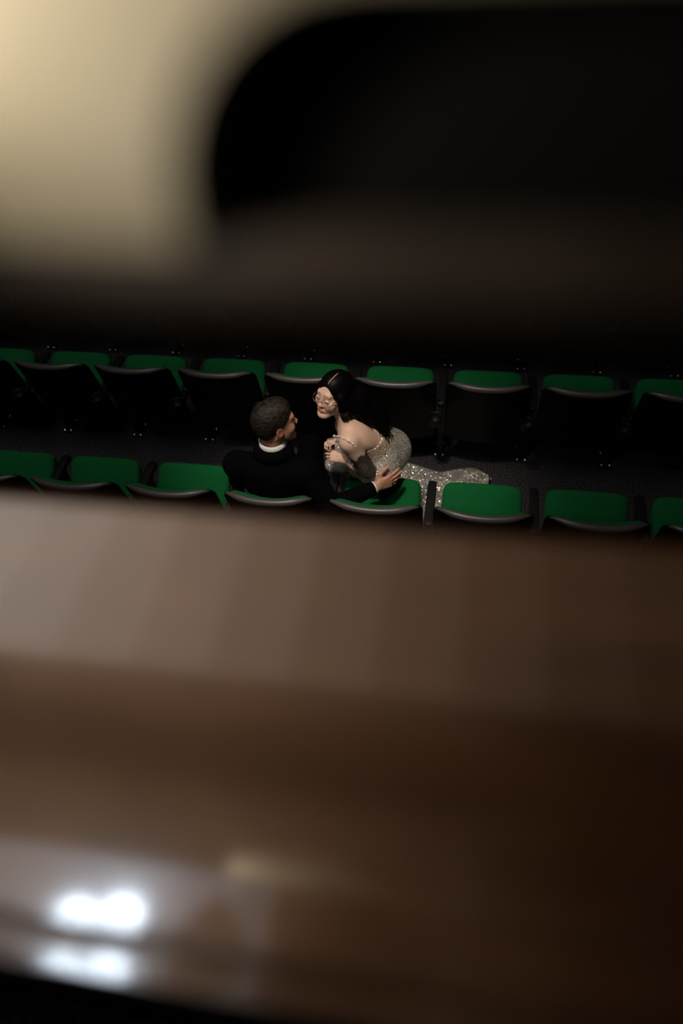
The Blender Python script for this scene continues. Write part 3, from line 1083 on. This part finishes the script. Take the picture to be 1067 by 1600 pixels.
def woman_body():
    S = Sdf((-.70, -.20, .0), (-.04, .56, 1.42), .0036)
    wh.add(S)
    torso(S)
    S.rc(W_LS, W_RS, .048, .048, .06)
    S.rc(V3(-.435, .045, 1.075), wh.w(0, -.03, -.045), .050, .046, .035)
    # shoulder blade and spine relief on the bare back
    S.el(V3(-.345, .005, 1.02), (.045, .026, .06), TF, .03)
    S.el(V3(-.33, .13, 1.03), (.045, .026, .06), TF, .03)
    S.rc(V3(-.37, .06, 1.10), V3(-.27, .07, .93), .006, .006, .03, 's')
    S.rc(V3(-.445, -.005, 1.085), V3(-.485, .06, 1.06), .011, .009, .02)          # collarbone
    S.chain([W_LS, W_LE, W_LW], (.050, .039, .0225), .018)
    S.rc(W_LE + (W_LW - W_LE) * .1, W_LE + (W_LW - W_LE) * .5, .035, .031, .015)
    S.chain([W_RS, W_RE, W_RW], (.046, .035, .0225), .018)
    hand(S, W_LW, (-.95, .18, .0), (-.1, .55, -.8), (-.05, .75, .6), .76, (.38, .42, .46, .50), .05, (.6, .5), rf=.0075)
    hand(S, W_RW, (-.85, -.48, .02), (.05, -.25, -.95), (-.4, .8, .1), .74, (.62, .64, .66, .7), .02, (.5, .6), rf=.0075)
    for k, f in ((KL, FL), (KR, FR)):
        S.rc(k, f, .028, .034, .03)
        S.rc(f + V3(0, 0, -.04), f + V3(-.09, .10, -.07), .032, .024, .02)
    def color(P):
        c = np.tile(np.array(SKIN_W), (len(P), 1))
        wh.paint(P, c, SKIN_W, (.50, .16, .14), (.03, .018, .014), (.015, .01, .01))
        # tattoo on the near upper arm: inked leaves and a round blossom
        ab = W_LE - W_LS
        t = (P - W_LS) @ ab / (ab @ ab)
        q = P - (W_LS + np.clip(t, 0, 1)[:, None] * ab)
        r = np.linalg.norm(q, axis=1)
        ref = unit(np.cross(ab, V3(1, 0, 0))); ref2 = unit(np.cross(ab, ref))
        an = np.arctan2(q @ ref, q @ ref2)
        on = (r < .058) & (t > .34) & (t < 1.12)
        u, v = an * 1.0, t * 6.0
        pat = np.sin(u * 3 + 2.2 * np.sin(v * 1.3)) + np.sin(v * 2.6 + 1.7 * np.sin(u * 2.1)) * .8
        P0 = V3(-.352, -.098, .900)
        d = np.linalg.norm(P - P0, axis=1)
        ink = (pat > -1.5) * .95
        rose = (d < .036)
        ink = np.where(rose, .86 + .07 * np.sin(d * 420 + 1.5 * np.sin(3 * np.arctan2(P[:, 2] - P0[2], P[:, 0] - P0[0]))), ink)
        edge = np.clip((t - .34 - .06 * np.sin(u * 5)) / .05, 0, 1)
        ink = ink * on * edge
        w2 = (P - W_LE) @ (W_LW - W_LE) / ((W_LW - W_LE) @ (W_LW - W_LE))
        r2 = np.linalg.norm(P - (W_LE + np.clip(w2, 0, 1)[:, None] * (W_LW - W_LE)), axis=1)
        ink = np.maximum(ink, ((np.abs(w2 - .86) < .035) & (r2 < .04)) * .55)
        c = c * (1 - ink[:, None]) + np.array((.020, .022, .024)) * ink[:, None]
        return c
    return sdf_mesh('person_body', S, MT['skin'], color)

woman = setp(add('person', woman_body()), 'woman in a silver sequin dress leaning towards the man', 'person')

def dress():
    S = Sdf((-.74, -.14, .02), (-.02, .66, 1.16), .0045)
    torso(S, .006)
    S.chain([KL, V3(-.50, .36, .22), V3(-.36, .46, .07)], (.040, .08, .09), .04)
    S.chain([KR, V3(-.44, .44, .22), V3(-.25, .50, .07)], (.062, .10, .09), .05)
    A, B, C = V3(-.380, -.02, .992), V3(-.282, .07, .988), V3(-.49, .08, 1.06)
    n = np.cross(B - A, C - A)
    n = n if n[2] > 0 else -n
    S.half(A, n)
    def color(P):
        c = np.ones((len(P), 3))
        d = (P - A) @ unit(n)
        back = (P - V3(-.3, .1, .9)) @ T_
        sheer = np.clip((d + .05) / .02, 0, 1) * np.clip((.02 - back) / .02, 0, 1)
        return c * (1 - sheer[:, None]) + np.array((.85, .68, .55)) * sheer[:, None]
    return sdf_mesh('dress', S, MT['sequin'], color)
o = add('dress', dress(), woman)
o['label'] = 'backless silver sequin dress'

def train():
    rnd = random.Random(3)
    nu, nv = 64, 44
    V, T = [], []
    # the train leaves the skirt at the woman's feet and spreads over the carpet to the right
    for i in range(nu):
        u = i / (nu - 1)
        x = -.42 + .79 * u
        yhi = .775 + .02 * math.sin(u * 9) - (.075 * max(0, (u - .78) / .22) ** 1.3)
        ylo = .34 - .10 * math.sin(u * 2.4) + .12 * max(0, (u - .7) / .3)
        for j in range(nv):
            v = j / (nv - 1)
            y = ylo + (yhi - ylo) * v
            y += .012 * math.sin(13 * u + 3 * v)
            xx = x + .03 * math.sin(5 * v + 1) * u
            ed = min(1, 6 * min(v, 1 - v)) * min(1, 9 * (1 - u))
            h = .035 + .030 * math.sin(v * 21 + 3.2 * math.sin(u * 4)) + .020 * math.sin(v * 37 + u * 7) + .012 * math.sin(u * 19 + 9 * v)
            h = max(.004, h) * (.25 + .75 * ed) + .05 * math.exp(-((u - .02) / .2) ** 2) + .004
            # small upturned fold at the tip
            h += .075 * math.exp(-(((u - .985) / .035) ** 2 + ((v - .80) / .10) ** 2))
            V.append((xx, y, h))
    n = len(V)
    F = grid_faces(nu, nv)
    me = mesh_data('train', V, F, MT['train'])
    return me
o = add('dress_train', train(), woman)
md = o.modifiers.new('thickness', 'SOLIDIFY')
md.thickness = .004
o['label'] = 'sequin train spread on the carpet'

# beaded strap slipped off the near shoulder
ST = [V3(-.507, -.002, 1.034), V3(-.490, -.012, 1.043), V3(-.467, -.049, 1.077), V3(-.446, -.070, 1.090), V3(-.428, -.080, 1.091), V3(-.411, -.089, 1.087), V3(-.395, -.089, 1.073), V3(-.381, -.086, 1.051), V3(-.374, -.068, 1.015)]
def strap():
    pts = []
    for i in range(len(ST) - 1):
        for k in range(4):
            pts.append(ST[i] + (ST[i + 1] - ST[i]) * k / 4)
    pts.append(ST[-1])
    t = add('beaded_strap', tube_mesh('beaded_strap', pts, .0035, MT['sequin_strap'], 8), woman)
    me = mesh_data('bead', *sphere_vf((0, 0, 0), 1.0, 8, 5), MT['crystal'], False)
    for i, p in enumerate(pts[::2]):
        b = add('bead', me, t, tuple(p + V3(.0, -.002, .003)))
        b.scale = (.0036 + .0018 * (i % 3 == 0),) * 3
    t['label'] = 'crystal beaded strap off the shoulder'
strap()

def woman_hair():
    S = Sdf((-.68, -.12, .86), (-.14, .36, 1.44), .0040)
    k = wh.s
    def E(c, r, kk=.02, op='u'):
        S.el(wh.w(*c), [q * k for q in r], wh.A, kk, op)
    E((0, -.018, .040), (.081, .0985, .088), .01)
    for q in (-1, 1):
        S.chain([wh.w(q * .070, .020, .02), wh.w(q * .078, -.005, -.05), wh.w(q * .076, -.03, -.12)], (.026, .026, .022), .02)
    E((-.009, .121, -.014), (.0615, .079, .112), .010, 's')
    nape = wh.w(.01, -.07, -.02)
    S.chain([nape, V3(-.405, .115, 1.19), V3(-.335, .135, 1.10), V3(-.285, .145, 1.03), V3(-.255, .125, .985)], (.085, .074, .060, .045, .014), .03)
    S.chain([wh.w(-.05, -.06, -.03), V3(-.425, .06, 1.165), V3(-.375, .075, 1.115), V3(-.315, .095, 1.065), V3(-.268, .095, 1.01), V3(-.250, .075, .985)], (.05, .040, .034, .030, .022, .008), .02)
    g = S.coords()
    w1 = (.0022 * np.sin(g[0] * 260 + g[2] * 140 + 4 * np.sin(g[1] * 30)) + .0022 * np.sin(g[1] * 310 + g[0] * 60)) * np.clip((1.2 - g[2]) / .05, 0, 1)
    S.f = S.f + w1.astype(np.float32)
    # keep the eyes, nose and chin clear of hair
    return sdf_mesh('hair', S, MT['hair_black'])
wha = add('hair', woman_hair(), woman)
wha['label'] = 'long black hair falling down the back'

def strands():
    rnd = random.Random(11)
    lst = []
    base = [V3(-.47, .06, 1.24), V3(-.425, .05, 1.165), V3(-.375, .07, 1.115), V3(-.315, .085, 1.06), V3(-.268, .085, 1.005), V3(-.245, .06, .975)]
    for s in range(46):
        off = V3(rnd.uniform(-.03, .035), rnd.uniform(-.022, .07), rnd.uniform(-.028, .04))
        pts = []
        L = rnd.uniform(.75, 1.08)
        ph = rnd.uniform(0, 6)
        for q in range(15):
            t = q / 14 * L * 5
            i = min(4, int(t)); f = t - i
            p = base[i] + (base[i + 1] - base[i]) * f
            p = p + off * (1 - .35 * q / 14) + V3(.006 * math.sin(q * .9 + ph), .008 * math.cos(q * .8 + ph), .006 * math.sin(q * .7 + ph))
            pts.append(tuple(p))
        lst.append(tube_vf(pts, [.006 * (1 - .75 * q / 14) for q in range(15)], 6))
    V, F = join_vf(lst)
    return mesh_data('loose_strands', V, F, MT['hair_black'])
o = add('loose_strands', strands(), wha)
o['kind'] = 'stuff'

MT['scalp'] = mat('scalp', (.50, .33, .25), .6)
pp = []
for k in range(9):
    a = .62 + .86 * k / 8
    pp.append(tuple(wh.w(-.013 + .0012 * math.sin(k), -.018 + .0985 * math.cos(a), .040 + .0882 * math.sin(a))))
add('hair_parting', tube_mesh('hair_parting', pp, [.0012, .0018, .002, .002, .002, .002, .002, .0016, .001], MT['scalp'], 8), wha)

# round wire-rimmed glasses
def glasses():
    t = empty('eyeglasses', tuple(wh.w(0, .098, 0)))
    setp(t, 'round gold wire-rimmed eyeglasses on the woman\'s face', 'eyeglasses')
    o0 = wh.w(0, .098, 0)
    def L(x, y, z):
        return tuple(wh.w(x, y, z) - o0)
    for q in (-1, 1):
        cx = q * .0335
        ring = [L(cx + .0225 * math.cos(a), .098 - .10 * abs(.0225 * math.cos(a) * q) * (1 if math.cos(a) * q > 0 else 0), -.003 + .0215 * math.sin(a)) for a in np.linspace(0, 2 * math.pi, 29)]
        add('rim', tube_mesh('rim', ring, .0009, MT['gold'], 8), t)
        c = L(cx, .097, -.003)
        V = [c] + ring[:-1]
        n = 28
        F = [(0, 1 + k, 1 + (k + 1) % n) for k in range(n)]
        V2 = [tuple(np.array(v) - wh.A[1] * .0012) for v in V]
        F2 = [(n + 1 + a, n + 1 + c2, n + 1 + b) for a, b, c2 in F]
        E2 = [(1 + k, n + 2 + k, n + 2 + (k + 1) % n, 1 + (k + 1) % n) for k in range(n)]
        add('lens', mesh_data('lens', V + V2, F + F2 + E2, MT['lens'], False), t)
        add('temple', tube_mesh('temple', [L(q * .0555, .094, .004), L(q * .067, .06, .004), L(q * .079, -.002, .004), L(q * .079, -.02, -.008)], .0015, MT['gold'], 6), t)
    add('bridge', tube_mesh('bridge', [L(-.0115, .098, .002), L(-.005, .104, .006), L(.005, .104, .006), L(.0115, .098, .002)], .0014, MT['gold'], 6), t)
glasses()
